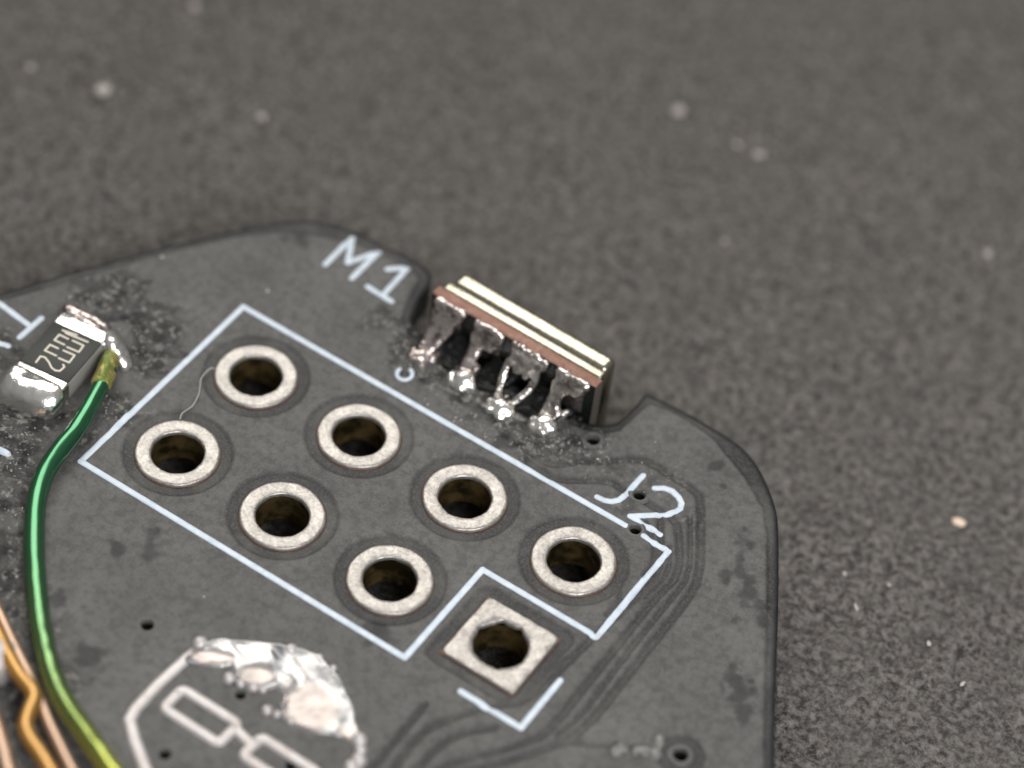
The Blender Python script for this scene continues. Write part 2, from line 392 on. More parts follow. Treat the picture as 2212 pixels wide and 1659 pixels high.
def seg_dist(X, Y, a, b):
    d = b - a; L2 = max(d @ d, 1e-12)
    t = np.clip(((X - a[0]) * d[0] + (Y - a[1]) * d[1]) / L2, 0, 1)
    px = a[0] + t * d[0]; py = a[1] + t * d[1]
    return np.hypot(X - px, Y - py), px, py
def poly_sd(X, Y, poly):
    """signed distance (negative inside) and nearest point"""
    best = np.full(X.shape, 1e9); bx = X.copy(); by = Y.copy(); ins = np.zeros(X.shape, bool)
    n = len(poly)
    for i in range(n):
        a = poly[i]; b = poly[(i + 1) % n]
        d, px, py = seg_dist(X, Y, a, b)
        w = d < best; best = np.where(w, d, best); bx = np.where(w, px, bx); by = np.where(w, py, by)
        c = ((a[1] > Y) != (b[1] > Y))
        xs = (b[0] - a[0]) * (Y - a[1]) / (b[1] - a[1] + 1e-15) + a[0]
        ins ^= c & (X < xs)
    return np.where(ins, -best, best), bx, by
def chaikin(p, closed, n=2):
    for _ in range(n):
        q = []
        m_ = len(p) if closed else len(p) - 1
        if not closed: q.append(p[0])
        for i in range(m_):
            a = p[i]; b = p[(i + 1) % len(p)]
            q += [a * .8 + b * .2, a * .2 + b * .8]
        if not closed: q.append(p[-1])
        p = np.array(q)
    return p
OUTS = chaikin(OUT, True, 1)
GR = [(chaikin(W(p), False, 1), w) for p, w in GROOVES]
VW = [(P(*c)[:2], r) for c, r in VIAS]

def fields(X, Y):
    sd, bx, by = poly_sd(X, Y, OUTS)
    edge_c = sstep(-.035, .035, -poly_sd(X, Y, POUR)[0] + (fbm(X * 3, Y * 3, 2) - .5) * .04)
    cop = edge_c.copy()
    for i, (px, py) in enumerate(PADS):
        if i == 0:
            d = np.maximum(np.abs(X - px), np.abs(Y - py)) - .82
            d = np.where((np.abs(X - px) > .82) & (np.abs(Y - py) > .82), np.hypot(np.abs(X - px) - .82, np.abs(Y - py) - .82), d)
        else:
            d = np.hypot(X - px, Y - py) - .83
        cop = cop * sstep(.20, .29, d)
    for pl, w in GR:
        d = np.full(X.shape, 9.)
        lo = pl.min(0) - .5; hi = pl.max(0) + .5
        mk = (X > lo[0]) & (X < hi[0]) & (Y > lo[1]) & (Y < hi[1])
        dm = np.full(mk.sum(), 9.); xm = X[mk]; ym = Y[mk]
        for i in range(len(pl) - 1):
            dm = np.minimum(dm, seg_dist(xm, ym, pl[i], pl[i + 1])[0])
        d[mk] = dm
        cop = cop * sstep(w * .30, w * .30 + .075, d)
    v5 = VW[4][0]; d = np.hypot(X - v5[0], Y - v5[1])
    cop = np.where(d < .6, np.maximum(sstep(.42, .47, d), sstep(.27, .23, d)), cop)
    v3 = VW[2][0]; d = np.hypot(X - v3[0], Y - v3[1])
    cop = np.where(d < .4, np.maximum(cop, sstep(.27, .23, d)), cop)
    flux = np.zeros(X.shape); st = np.zeros(X.shape)
    wn_ = fbm(X * 2.2 + 40, Y * 2.2 + 40, 4)
    for (cx_, cy_, r, s) in FLUX:
        c = P(cx_, cy_)[:2]; rr = r / 105.
        d = np.hypot(X - c[0], Y - c[1]) / rr
        flux = np.maximum(flux, s * sstep(1.15, .45, d + (wn_ - .5) * 1.2))
    n2 = fbm(X * 4 + 11, Y * 4 + 70, 4)
    for (cx_, cy_, rx, ry) in STAIN:
        a = P(cx_, cy_)[:2]; ux = P(cx_ + rx, cy_)[:2] - a; uy = P(cx_, cy_ + ry)[:2] - a
        Mi = np.linalg.inv(np.array([ux, uy]).T)
        qx = Mi[0, 0] * (X - a[0]) + Mi[0, 1] * (Y - a[1]); qy = Mi[1, 0] * (X - a[0]) + Mi[1, 1] * (Y - a[1])
        d = np.hypot(qx, qy)
        st = np.maximum(st, .62 * sstep(1.35, .30, d + (n2 - .5) * 3.4))
    lump = np.clip(fbm(X * 3.4 + 7, Y * 3.4 + 3, 4) - .42, 0, 1)
    h = .048 * cop + flux * lump * .22 + (fbm(X * .5, Y * .5, 2) - .5) * .01
    cop = edge_c * (.20 + .80 * cop)
    rim = sstep(.15, .03, -sd + (fbm(X * 6, Y * 6, 3) - .5) * .06); cop = cop * (1 - rim)  # darker band along the board's outline
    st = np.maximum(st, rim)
    return sd, bx, by, cop, flux, st, h
def hgt(x, y):
    x = np.atleast_1d(np.asarray(x, float)); y = np.atleast_1d(np.asarray(y, float))
    return fields(x, y)[-1]

board = empty('circuit_board', 'black circuit board with rounded corners, eight plated holes and white printed outline', 'circuit board', (0, 0, 0))

# top surface
s = .034
lo = OUTS.min(0) - .1; hi = OUTS.max(0) + .1
bx_ = np.arange(lo[0], hi[0], s); by_ = np.arange(lo[1], hi[1], s)
BX, BY = np.meshgrid(bx_, by_, indexing='ij')
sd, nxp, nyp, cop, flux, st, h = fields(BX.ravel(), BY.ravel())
X = BX.ravel().copy(); Y = BY.ravel().copy()
ins = sd < 0
# snap rim vertices
nr, nc = BX.shape
I = np.arange(nr * nc).reshape(nr, nc)
Fq = np.stack([I[:-1, :-1], I[1:, :-1], I[1:, 1:], I[:-1, 1:]], -1).reshape(-1, 4)
keep = ins[Fq].sum(1) >= 2
ccx = X[Fq].mean(1); ccy = Y[Fq].mean(1)
for (px, py) in PADS: keep &= np.hypot(ccx - px, ccy - py) > .68
for c, r in VW: keep &= np.hypot(ccx - c[0], ccy - c[1]) > r + .03
Fq = Fq[keep]
near = (sd >= 0)
X[near] = nxp[near] + (fbm(nxp[near] * 5, nyp[near] * 5, 3) - .5) * .05; Y[near] = nyp[near] + (fbm(nxp[near] * 5 + 50, nyp[near] * 5, 3) - .5) * .05
Z = h.copy(); edge = np.clip(1 + np.minimum(sd, 0) / .05, 0, 1); Z = Z * (1 - edge) - .02 * edge ** 2
used = np.unique(Fq); remap = -np.ones(nr * nc, int); remap[used] = np.arange(len(used))
me = fast_mesh('lacquered_surface', np.stack([X, Y, Z], 1)[used], remap[Fq])
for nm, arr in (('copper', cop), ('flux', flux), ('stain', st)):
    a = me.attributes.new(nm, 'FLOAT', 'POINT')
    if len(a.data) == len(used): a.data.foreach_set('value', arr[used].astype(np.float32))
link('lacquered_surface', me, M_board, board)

# edge wall and underside
TH = -0.72
n = len(OUTS)
zt = [-.018] * n
v = [(p[0], p[1], -.018) for p in OUTS] + [(p[0], p[1], TH) for p in OUTS]
f = [(i, (i + 1) % n, n + (i + 1) % n, n + i) for i in range(n)]
link('edge_wall', mesh_from('edge_wall', v, f), M_edge, board, smooth=False)
vs = [Vector(p) for p in OUTS]; fc = [list(range(n))]; ed = []
for (px, py) in PADS + [tuple(c) for c, r in VW]:
    rr = .56 if (px, py) in PADS else .12
    k0 = len(vs)
    for k in range(32):
        vs.append(Vector((px + rr * math.cos(k * math.pi / 16), py + rr * math.sin(k * math.pi / 16)))); ed.append((k0 + k, k0 + (k + 1) % 32))
ed += [(i, (i + 1) % n) for i in range(n)]
rv, re_, rf, _, _, _ = delaunay_2d_cdt(vs, ed, [], 0, 1e-5)
tri = []
for t in rf:
    c = sum((rv[i] for i in t), Vector((0, 0))) / len(t)
    d_ = poly_sd(np.array([c.x]), np.array([c.y]), OUTS)[0][0]
    if d_ > 0: continue
    if any((c.x - px) ** 2 + (c.y - py) ** 2 < .55 ** 2 for px, py in PADS): continue
    tri.append(tuple(t))
link('underside', mesh_from('underside', [(p.x, p.y, TH) for p in rv], tri), M_edge, board, smooth=False)

# ------------------------------------------------------------------ plated holes
def ring(i, px, py):
    prof = [(.842, .010), (.834, .045), (.815, .064), (.78, .070), (.70, .069), (.62, .066), (.560, .064), (.532, .054), (.520, .034), (.515, -.02)]
    return lathe('pad_ring', prof, px, py, M_tin, board, seg=84, jit=.014, seed=i * 3.1)
def square_pad(px, py):
    ns = 96; prof = [(1.0, .012), (.985, .055), (.96, .078), (.90, .084), (.6, .08), (.3, .078), (.08, .070), (.02, .045), (0, -.02)]
    v = []; f = []
    for k in range(ns):
        th = 2 * math.pi * k / ns + math.pi / 4
        c, s_ = math.cos(th), math.sin(th)
        m_ = max(abs(c), abs(s_)); ro = .82 / m_
        cut = .82 * 1.37
        ro = min(ro, cut)
        for (t, z) in prof:
            q = noise.noise(Vector((c * 4, s_ * 4, t * 5))) * .012
            ri = .515 + (.03 * max(0, noise.noise(Vector((c * 3, s_ * 3, 9)))) * 2 if t < .1 else 0)
            r = ri + (ro - ri) * t + (q if t > .9 else 0)
            v.append((px + r * c, py + r * s_, z + (q if z > .06 else 0)))
    n_ = len(prof)
    for k in range(ns):
        k2 = (k + 1) % ns
        for i in range(n_ - 1): f.append((k * n_ + i, k * n_ + i + 1, k2 * n_ + i + 1, k2 * n_ + i))
    return link('square_pad', mesh_from('square_pad', v, f), M_tin, board)
for i, (px, py) in enumerate(PADS):
    rg = square_pad(px, py) if i == 0 else ring(i, px, py)
    if i == 0: rg['label'] = 'square pad round the first hole'
    lathe('barrel', [(.516, -.015), (.510, -.2), (.508, -.45), (.510, -.64), (.490, -.69), (.515, -.725), (.62, -.745), (.85, -.745)], px, py, M_barrel, rg, seg=64, jit=.006, seed=i)
    if i:
        lathe('copper_rim', [(.856, .004), (.852, .018), (.838, .020)], px, py, M_copper, rg, seg=72, jit=.012, seed=i + 50)
    else:
        w_ = .832; v = []; f = []
        for (r_, z_) in ((w_, .004), (w_ - .003, .024), (w_ - .03, .026)):
            v += [(px + sx * r_, py + sy * r_, z_) for sx, sy in ((1, 1), (-1, 1), (-1, -1), (1, -1))]
        for j in range(2):
            for k in range(4): f.append((j * 4 + k, j * 4 + (k + 1) % 4, j * 4 + 4 + (k + 1) % 4, j * 4 + 4 + k))
        link('copper_rim', mesh_from('copper_rim', v, f), M_copper, rg, smooth=False)
for i, (c, r) in enumerate(VW):
    z0 = float(hgt(c[0] + r + .04, c[1])[0])
    vo = lathe('via', [(r + .11, z0 - .012), (r + .06, z0 + .012), (r + .02, z0 + .012), (r, z0 - .01), (r - .01, -.05)], c[0], c[1], M_via, board, seg=32, jit=.008, seed=i)
    lathe('via_barrel', [(r - .01, -.05), (r - .012, -.4), (r - .012, TH)], c[0], c[1], M_viadark, vo, seg=24)

# ------------------------------------------------------------------ ink strokes
def capsules(name, paths, width, material, parent, thick=.016, zplane=None, wob=.07):
    v = []; f = []; kk = 0
    cross = [(-1, -.012 / thick if zplane is None else -.3), (-.86, .75), (-.4, 1), (.4, 1), (.86, .75), (1, -.012 / thick if zplane is None else -.3)]
    nc_ = len(cross)
    XY = []; ZO = []
    for path in paths:
        for i in range(len(path) - 1):
            a = np.array(path[i][:2]); b = np.array(path[i + 1][:2]); L_ = np.linalg.norm(b - a)
            if L_ < 1e-6: continue
            d = (b - a) / L_; nrm = np.array([-d[1], d[0]]); hw = width / 2
            ss = [(-hw * math.cos(t), math.sin(t)) for t in np.linspace(.08, math.pi / 2, 6)]
            nb = max(1, int(L_ / .06))
            ss += [(L_ * k / nb, 1.0) for k in range(1, nb)]
            ss += [(L_ + hw * math.cos(t), math.sin(t)) for t in np.linspace(math.pi / 2, .08, 6)]
            k0 = len(XY); kk += 1
            for (s_, w_) in ss:
                wv = w_ * (1 + wob * noise.noise(Vector((a[0] * 3 + d[0] * s_ * 6, a[1] * 3 + d[1] * s_ * 6, 1))))
                for (c, hz_) in cross:
                    q = a + d * s_ + nrm * (c * hw * wv); XY.append(q); ZO.append(hz_ * thick * (min(1, w_ * 1.3)) + (kk % 5) * .0011)
            for r_ in range(len(ss) - 1):
                for c in range(nc_ - 1):
                    f.append((k0 + r_ * nc_ + c, k0 + (r_ + 1) * nc_ + c, k0 + (r_ + 1) * nc_ + c + 1, k0 + r_ * nc_ + c + 1))
    XY = np.array(XY)
    zb = hgt(XY[:, 0], XY[:, 1]) if zplane is None else np.full(len(XY), zplane)
    v = np.stack([XY[:, 0], XY[:, 1], zb + np.array(ZO)], 1)
    return link(name, mesh_from(name, v, f), material, parent)

# outline of the connector: two runs broken by the via
A = lambda x, y: (x, y)
q = P(1352, 1135)[:2]; q2 = P(1391, 1160)[:2]
capsules('printed_outline', [[(q[0], 3.88), (-8.95, 3.88), (-8.95, -1.33), (-1.27, -1.33), (-1.27, 1.27), (1.33, 1.27), (1.33, 3.88), (q2[0], 3.88)]], .135, M_silk, board)
capsules('printed_corner_mark', [[(0, -1.33), (1.33, -1.33), (1.33, -.0)][::-1]], .135, M_silk, board)
def D(sc, ox, oy, pts):   # zoomed view -> full view
    return [(ox + x * sc, oy + y * sc) for x, y in pts]
def Wl(pts, z=0.02): return [P(x, y, z)[:2] for x, y in pts]
capsules('letter_m', [Wl(D(.1984, 630.9, 466.3, [(362, 538), (655, 242), (605, 520), (940, 402), (650, 688)]))], .13, M_silk, board)
capsules('digit_one', [Wl(D(.1984, 630.9, 466.3, [(1035, 592), (1258, 576), (1005, 855)])), Wl(D(.1984, 630.9, 466.3, [(822, 782), (1080, 942)]))], .125, M_silk, board)
capsules('letter_j', [Wl(D(.248, 1042.3, 877.8, [(1396, 612), (1230, 790), (1185, 825), (1120, 838), (1060, 828), (998, 798)]))], .132, M_silk, board)
capsules('digit_two', [Wl(D(.248, 1042.3, 877.8, [(1500, 722), (1580, 720), (1650, 750), (1705, 798), (1732, 850), (1720, 900), (1680, 925), (1600, 942), (1490, 956), (1285, 965), (1545, 1112)]))], .13, M_silk, board)
capsules('letter_t', [Wl([(-25, 640), (60, 703)]), Wl([(43, 731), (89, 690)])], .135, M_silk, board)
capsules('printed_stroke', [Wl([(-22, 742), (16, 752)])], .15, M_silk, board)
capsules('printed_stroke', [Wl([(-22, 970), (16, 986)])], .15, M_silk, board)
cc_ = P(873.5, 811, .02)[:2]
capsules('printed_dot_ring', [[(cc_[0] + .155 * math.cos(t), cc_[1] + .155 * math.sin(t)) for t in np.linspace(math.radians(163), math.radians(163 + 270), 15)]], .085, M_silk, board)

# ------------------------------------------------------------------ emblem: shield outline with spectacles
sc, ox, oy = .2728, 219.4, 1329.8
em = lambda pts: Wl(D(sc, ox, oy, pts), .03)
capsules('emblem_shield_line', [em([(800, 250), (680, 335), (460, 535), (265, 745), (222, 830), (262, 990), (345, 1215), (420, 1400), (520, 1600)])], .235, M_tinflat, board, thick=.034, wob=.04)
capsules('emblem_shield_line', [em([(2055, 1150), (1965, 1260), (1880, 1480), (1700, 1700)])], .22, M_tinflat, board, thick=.034, wob=.04)
fr = [(640, 582), (1085, 862), (928, 1018), (490, 735)]
fr2 = [(1268, 965), (1713, 1248), (1556, 1402), (1115, 1110)]
def rounded(p, r_=48):
    out = []
    n_ = len(p)
    for i in range(n_):
        a, b, c = [np.array(p[(i + d_) % n_], float) for d_ in (-1, 0, 1)]
        u = b + (a - b) / np.linalg.norm(a - b) * r_; w = b + (c - b) / np.linalg.norm(c - b) * r_
        for t in (0, .33, .67, 1): out.append(tuple(u * (1 - t) ** 2 + 2 * b * t * (1 - t) + w * t * t))
    return out + out[:1]
sp_ = capsules('emblem_spectacles', [em(rounded(fr)), em(rounded(fr2)), em([(1060, 900), (1190, 1030)])], .215, M_tinflat, board, thick=.034, wob=.04)

# solid irregular part of the emblem, tinned and smeared
HP = np.array(em([(735, 198), (780, 188), (832, 212), (860, 190), (950, 172), (1100, 186), (1260, 200), (1400, 222), (1480, 238), (1600, 258), (1730, 305), (1820, 400), (1900, 490), (1960, 620), (2020, 730), (2035, 850),
                 (2082, 1000), (2075, 1095), (2015, 1100), (1978, 1030), (1900, 985), (1790, 962), (1690, 950), (1580, 912), (1450, 862), (1330, 812), (1282, 772), (1290, 738), (1345, 742), (1395, 765), (1360, 700),
                 (1415, 690), (1420, 640), (1380, 590), (1300, 610), (1200, 602), (1050, 572), (965, 524), (972, 492), (1045, 470), (1020, 412), (950, 430), (800, 416), (700, 402), (650, 395), (640, 340), (700, 270)]))
s2 = .030
l2 = HP.min(0) - .08; h2 = HP.max(0) + .08
ax_ = np.arange(l2[0], h2[0], s2); ay_ = np.arange(l2[1], h2[1], s2)
AX, AY = np.meshgrid(ax_, ay_, indexing='ij'); fx_, fy_ = AX.ravel(), AY.ravel()
d2, px2, py2 = poly_sd(fx_, fy_, HP)
I2 = np.arange(AX.size).reshape(AX.shape)
F2 = np.stack([I2[:-1, :-1], I2[1:, :-1], I2[1:, 1:], I2[:-1, 1:]], -1).reshape(-1, 4)
F2 = F2[(d2[F2] < 0).sum(1) >= 1]
x2 = np.where(d2 > 0, px2, fx_); y2 = np.where(d2 > 0, py2, fy_)
rise = sstep(0, .09, -d2)
fold = lambda X_, Y_: 1 - np.abs(2 * fbm((X_ * .45 + Y_ * 1.1) * 1.5 + 5, (X_ * 1.1 - Y_ * .45) * .55 + 9, 3) - 1) * 2
pink = np.zeros(fx_.shape)
for (x_, y_, rx, ry, an) in [(870, 345, 170, 62, .12), (1235, 490, 150, 85, .05), (1640, 730, 230, 190, .3), (1950, 950, 90, 60, .4)]:
    a_ = P(ox + x_ * sc, oy + y_ * sc, .03)[:2]; c_, s_ = math.cos(an), math.sin(an)
    u_ = P(ox + (x_ + rx * c_) * sc, oy + (y_ + rx * s_) * sc, .03)[:2] - a_; v_ = P(ox + (x_ - ry * s_) * sc, oy + (y_ + ry * c_) * sc, .03)[:2] - a_
    Mi = np.linalg.inv(np.array([u_, v_]).T)
    qd = np.hypot(Mi[0, 0] * (x2 - a_[0]) + Mi[0, 1] * (y2 - a_[1]), Mi[1, 0] * (x2 - a_[0]) + Mi[1, 1] * (y2 - a_[1]))
    pink = np.maximum(pink, .85 * sstep(1.25, .75, qd + (fbm(x2 * 2.5, y2 * 2.5, 3) - .5) * .5))
z2 = .012 + rise * (.055 + (1 - pink) * .06 * np.clip(fold(x2, y2), -.2, 1) + .012 * fbm(x2 * 5, y2 * 5, 3)) + sstep(.16, .05, -d2) * rise * .04 * vnoise(x2 * 6, y2 * 6)
u2 = np.unique(F2); rm = -np.ones(AX.size, int); rm[u2] = np.arange(len(u2))
me = fast_mesh('emblem_smeared_fill', np.stack([x2, y2, z2], 1)[u2], rm[F2])
a = me.attributes.new('pink', 'FLOAT', 'POINT')
if len(a.data) == len(u2): a.data.foreach_set('value', pink[u2].astype(np.float32))
M_fill = mat('smeared_tin', (0.46, 0.45, 0.44), 0.32, 0.55, bump=[(8, .25, .02)], vary=(1.7, (0.17, 0.175, 0.185), .50, .60), rvary=(3, .22, .42))
nt = M_fill.node_tree; b_ = nt.nodes['Principled BSDF']
at = nt.nodes.new('ShaderNodeAttribute'); at.attribute_name = 'pink'
x = nt.nodes.new('ShaderNodeMixRGB'); nt.links.new(b_.inputs['Base Color'].links[0].from_socket, x.inputs[1]); x.inputs[2].default_value = (0.34, 0.295, 0.27, 1)
nt.links.new(at.outputs['Fac'], x.inputs[0]); nt.links.new(x.outputs[0], b_.inputs['Base Color'])
link('emblem_smeared_fill', me, M_fill, board)
# pearls of solder along the lower rim
for (x_, y_, r_) in [(1010, 500, .11), (1100, 545, .08), (1200, 570, .10), (1275, 590, .07), (1310, 755, .10), (1390, 790, .08), (1500, 840, .07), (780, 225, .13), (2040, 990, .13), (2050, 1070, .10), (2035, 1150, .13), (1975, 1200, .12), (1500, 275, .11), (1730, 330, .06), (1830, 420, .07)]:
    c = P(ox + x_ * sc, oy + y_ * sc, .05)
    blob('solder_bead', [(c[0], c[1], .05, r_)], M_tinflat, board, res=.03, rough=.012, mbf=2.0)

# ------------------------------------------------------------------ side-standing metal-lidded module
AR = math.radians(-1.4)
O3 = Vector((-5.66, 5.80, 0))
MW = Matrix.Translation(O3) @ Matrix.Rotation(AR, 4, 'Z')
mod = empty('lidded_module', 'small gold-lidded module standing on edge in the notch of the board', 'electronic module', O3)
bpy.context.view_layer.update()
HT = 1.07; HB = -1.93
def mbox(name, lo, hi, bev, material, segs=3):
    o = box_mesh(name, lo, hi, bev, material, None, segs, Matrix.Rotation(AR, 4, 'Z'))
    o.parent = mod; return o
mbox('laminate_shaded_side', (.006, .03, HB), (3.994, .305, HT - .07), .01, M_subshade)  # laminate below the top slab, side shade and grey reflections painted in
mbox('laminate', (0, .018, HT - .069), (4.0, .255, HT), .012, M_sub)
mbox('black_contact_face', (.004, 0, HB), (3.996, .03, HT - .02), .004, M_blackface)
mbox('lid_flange', (.10, .258, HB + .1), (3.95, .47, HT + .005), .045, M_lid, 5)
mbox('lid', (.17, .435, HB + .15), (3.96, .88, HT + .065), .14, M_lid, 8)
# ragged copper left on the sawn laminate edge
for k in range(13):
    x0 = .05 + k * .3 + random.uniform(-.03, .03)
    mbox('laminate_burr', (x0, .008 + random.uniform(-.012, .01), HT - .05), (x0 + random.uniform(.06, .26), .05 + random.uniform(0, .06), HT + random.uniform(.002, .012)), .008, M_sub, 1)
# contact pads on the face and solder joints down to the board
PX = [.50, 1.47, 2.47, 3.50]
BL = [P(912, 768, .08), P(998, 822, .10), P(1080, 882, .10), P(1172, 917, .10)]
MI = Matrix.Rotation(-AR, 4, 'Z') @ Matrix.Translation(-O3)
for k, px in enumerate(PX):
    o = mbox('contact_pad', (px - .28, -.022, .12), (px + .28, .004, HT - .06), .008, M_soldull)
    b = MI @ Vector(BL[k])
    bx, by = b.x, b.y
    R3 = Matrix.Rotation(AR, 3, 'Z')
    def tr(l): return [(*(R3 @ Vector(q_[:3])), *q_[3:]) for q_ in l]
    # solder running from the pad down a concave fillet to the board
    col = []
    wtop = (.21, .20, .25, .22)[k]; wend = (.08, .08, .12, .09)[k]
    T = 13
    for t_ in range(T):
        t = t_ / (T - 1)
        cx_ = px + (bx - px) * t ** 1.4 + (-.05 if t > .2 else 0); cy_ = -.035 + (by + .12) * t ** 1.9
        cz_ = .93 * (1 - t) ** 1.35 + .07
        hw = wtop * (1 - t) ** 1.2 + wend
        nb_ = 5 if t < .35 else (4 if t < .6 else 3)
        for j in range(nb_):
            u_ = -1 + 2 * j / (nb_ - 1)
            if k == 2 and .42 < t < .92 and abs(u_) < .4: continue      # splits into two strands
            if k == 2: u_ *= 1 + .55 * math.sin(math.pi * min(1, max(0, (t - .25) / .75)))
            if k == 1 and .35 < t < .75 and u_ > -.3: continue
            if k == 3 and .3 < t < .7 and u_ > .3: continue
            col.append((cx_ + u_ * hw, cy_ + random.uniform(-.01, .01), cz_, .058 + .014 * random.random()))
    blob('solder_column', tr(col), M_soldull if k in (0, 1) else M_column, mod, res=.026, rough=.016, nscale=5)
    crest = [(px + dx, -.045, .95 - abs(dx) * .1, .034 + .014 * random.random()) for dx in np.linspace(-wtop, wtop + .03, 13)]
    blob('solder_crest', tr(crest), M_solder, mod, res=.024, rough=.012, nscale=6)
    foot = [(bx, by, .06, .12), (bx - .10, by + .06, .05, .10), (bx + .10, by + .08, .06, .11), (bx + .02, by + .18, .08, .10), (bx + .05, by - .1, .03, .09), (bx - .16, by - .02, .02, .06), (bx + .17, by + .0, .02, .07)]
    if k == 0: foot = [(bx, by, .04, .10), (bx + .15, by + .1, .05, .09), (bx - .14, by - .02, .03, .07), (bx + .2, by + .22, .05, .07), (bx - .05, by - .14, .02, .05)]
    if k == 3: foot += [(bx - .22, by, .04, .07), (bx + .12, by + .30, .12, .07), (bx + .18, by + .40, .20, .06), (bx + .23, by + .48, .28, .045), (bx - .03, by - .2, .02, .05)]
    if k == 2: foot += [(bx - .22, by + .1, .05, .08), (bx - .02, by + .32, .12, .06), (bx + .14, by + .0, .05, .10)]
    if k == 1: foot += [(bx - .24, by - .02, .03, .08), (bx + .02, by + .05, .10, .12), (bx + .1, by + .2, .12, .09)]
    foot = [(f_[0], f_[1], f_[2] * .7 + .01, f_[3] * 1.02) for f_ in foot] + [(bx + .22 * math.cos(a_), by + .17 * math.sin(a_), .02, .085) for a_ in (0.3, 1.7, 2.9, 4.0, 5.2)]
    blob('solder_foot', tr(foot), M_soldull if k == 0 else M_solder, mod, res=.024, rough=.028 if k != 1 else .018, nscale=4)
# dark burnt flux webs between the joints
for k, (a_, b_) in enumerate(((PX[0], PX[1]), (PX[1], PX[2]), (PX[2], PX[3]))):
    l = []
    for j in range(5):
        for q in range(5):
            f_ = q / 4
            l.append((a_ + (b_ - a_) * (.22 + .14 * j) - .22 * f_, -.04 - .62 * f_ + random.uniform(-.04, .04), .26 * (1 - f_) ** 2 + .01, .095))
    blob('burnt_flux', [(*(Matrix.Rotation(AR, 3, 'Z') @ Vector(q_[:3])), q_[3] * .8) for q_ in l], M_burnt, mod, res=.035, rough=.022, nscale=4)
bmod = [(3.55, -.1, .05, .12), (3.2, -.15, .05, .13), (3.8, -.06, .02, .08)]
blob('burnt_flux', [(*(Matrix.Rotation(AR, 3, 'Z') @ Vector(q_[:3])), q_[3] * .8) for q_ in bmod], M_burnt, mod, res=.035, rough=.022, nscale=4)

# ------------------------------------------------------------------ chip resistor
RH = .52
TL, TR, BR = [P(*q_, RH) for q_ in ((137, 668), (240, 722), (127, 853))]
ux = Vector(TR - TL); uy = Vector(TR - BR); wx = 1.25; ly = 2.0
uy_ = uy.normalized(); ux_ = Vector((uy_.y, -uy_.x, 0))
ctr = Vector((TL + BR) / 2); ctr.z = 0
RM = Matrix(((ux_.x, uy_.x, 0), (ux_.y, uy_.y, 0), (0, 0, 1))).to_4x4()
wx = abs(ux.dot(ux_)); ly = uy.length
res = empty('chip_resistor', 'dark chip resistor marked 1002 with silvery end caps on the board', 'resistor', ctr)
def rbox(name, lo, hi, bev, material, par=None, segs=3):
    o = box_mesh(name, lo, hi, bev, material, None, segs, RM); o.parent = par or res; return o
rbox('ceramic_body', (-wx / 2 + .01, -ly / 2 + .03, .04), (wx / 2 - .01, ly / 2 - .03, RH - .035), .012, M_ceramic)
gl = rbox('glazed_top', (-wx / 2 + .02, -ly / 2 + .33, RH - .034), (wx / 2 - .02, ly / 2 - .33, RH), .014, M_rbody)
rbox('end_cap', (-wx / 2, ly / 2 - .36, .03), (wx / 2, ly / 2, RH - .012), .05, M_solder)
rbox('end_cap', (-wx / 2, -ly / 2, .03), (wx / 2, -ly / 2 + .36, RH - .012), .05, M_solder)
def Rl(pts): return [tuple((P(x * .1984, 603.5 + y * .1984, RH))[:2] - np.array(ctr[:2])) for x, y in pts]
def digit(name, paths):
    o = capsules(name, [Rl(p) for p in paths], .043, M_mark, gl, thick=.008, zplane=RH + .001, wob=.05); return o
digit('digit_one', [[(682, 556), (835, 606)], [(715, 585), (955, 682)]])
digit('digit_zero', [[(742, 648), (645, 602), (592, 662), (700, 712)], [(792, 668), (908, 722), (858, 792), (732, 738)]])
digit('digit_zero', [[(632, 752), (545, 712), (488, 775), (612, 832)], [(692, 776), (812, 828), (752, 906), (640, 858)]])
digit('digit_two', [[(392, 902), (440, 838), (490, 850), (530, 900), (560, 960), (600, 992), (650, 998), (700, 955), (688, 930)]])
def Rp(x, y, z, r):
    q_ = P(x, y, z) - np.array(ctr); return (q_[0], q_[1], q_[2], r)
dome = []
for t in np.linspace(0, 1, 7):
    dome += [Rp(36 + t * 86, 800 + t * 44, .42, .085), Rp(30 + t * 88, 818 + t * 42, .34, .13), Rp(24 + t * 84, 838 + t * 36, .22, .17 + .04 * math.sin(3.1 * t)), Rp(14 + t * 86, 858 + t * 32, .06, .17)]
blob('solder_fillet', dome, M_solder, res, res=.035, rough=.014, nscale=2.5)
blob('solder_fillet', [Rp(236, 735, .30, .16), Rp(246, 752, .28, .15), Rp(252, 765, .2, .15), Rp(262, 770, .06, .15), Rp(240, 745, .42, .10), Rp(268, 790, .03, .13)], M_solder, res, res=.035, rough=.012)
blob('solder_fillet', [Rp(146 + 13 * i_, 676 + 7 * i_, .12, .13) for i_ in range(7)] + [Rp(165 + 12 * i_, 684 + 7 * i_, .34, .06) for i_ in range(5)], M_soldull, res, res=.03, rough=.02)

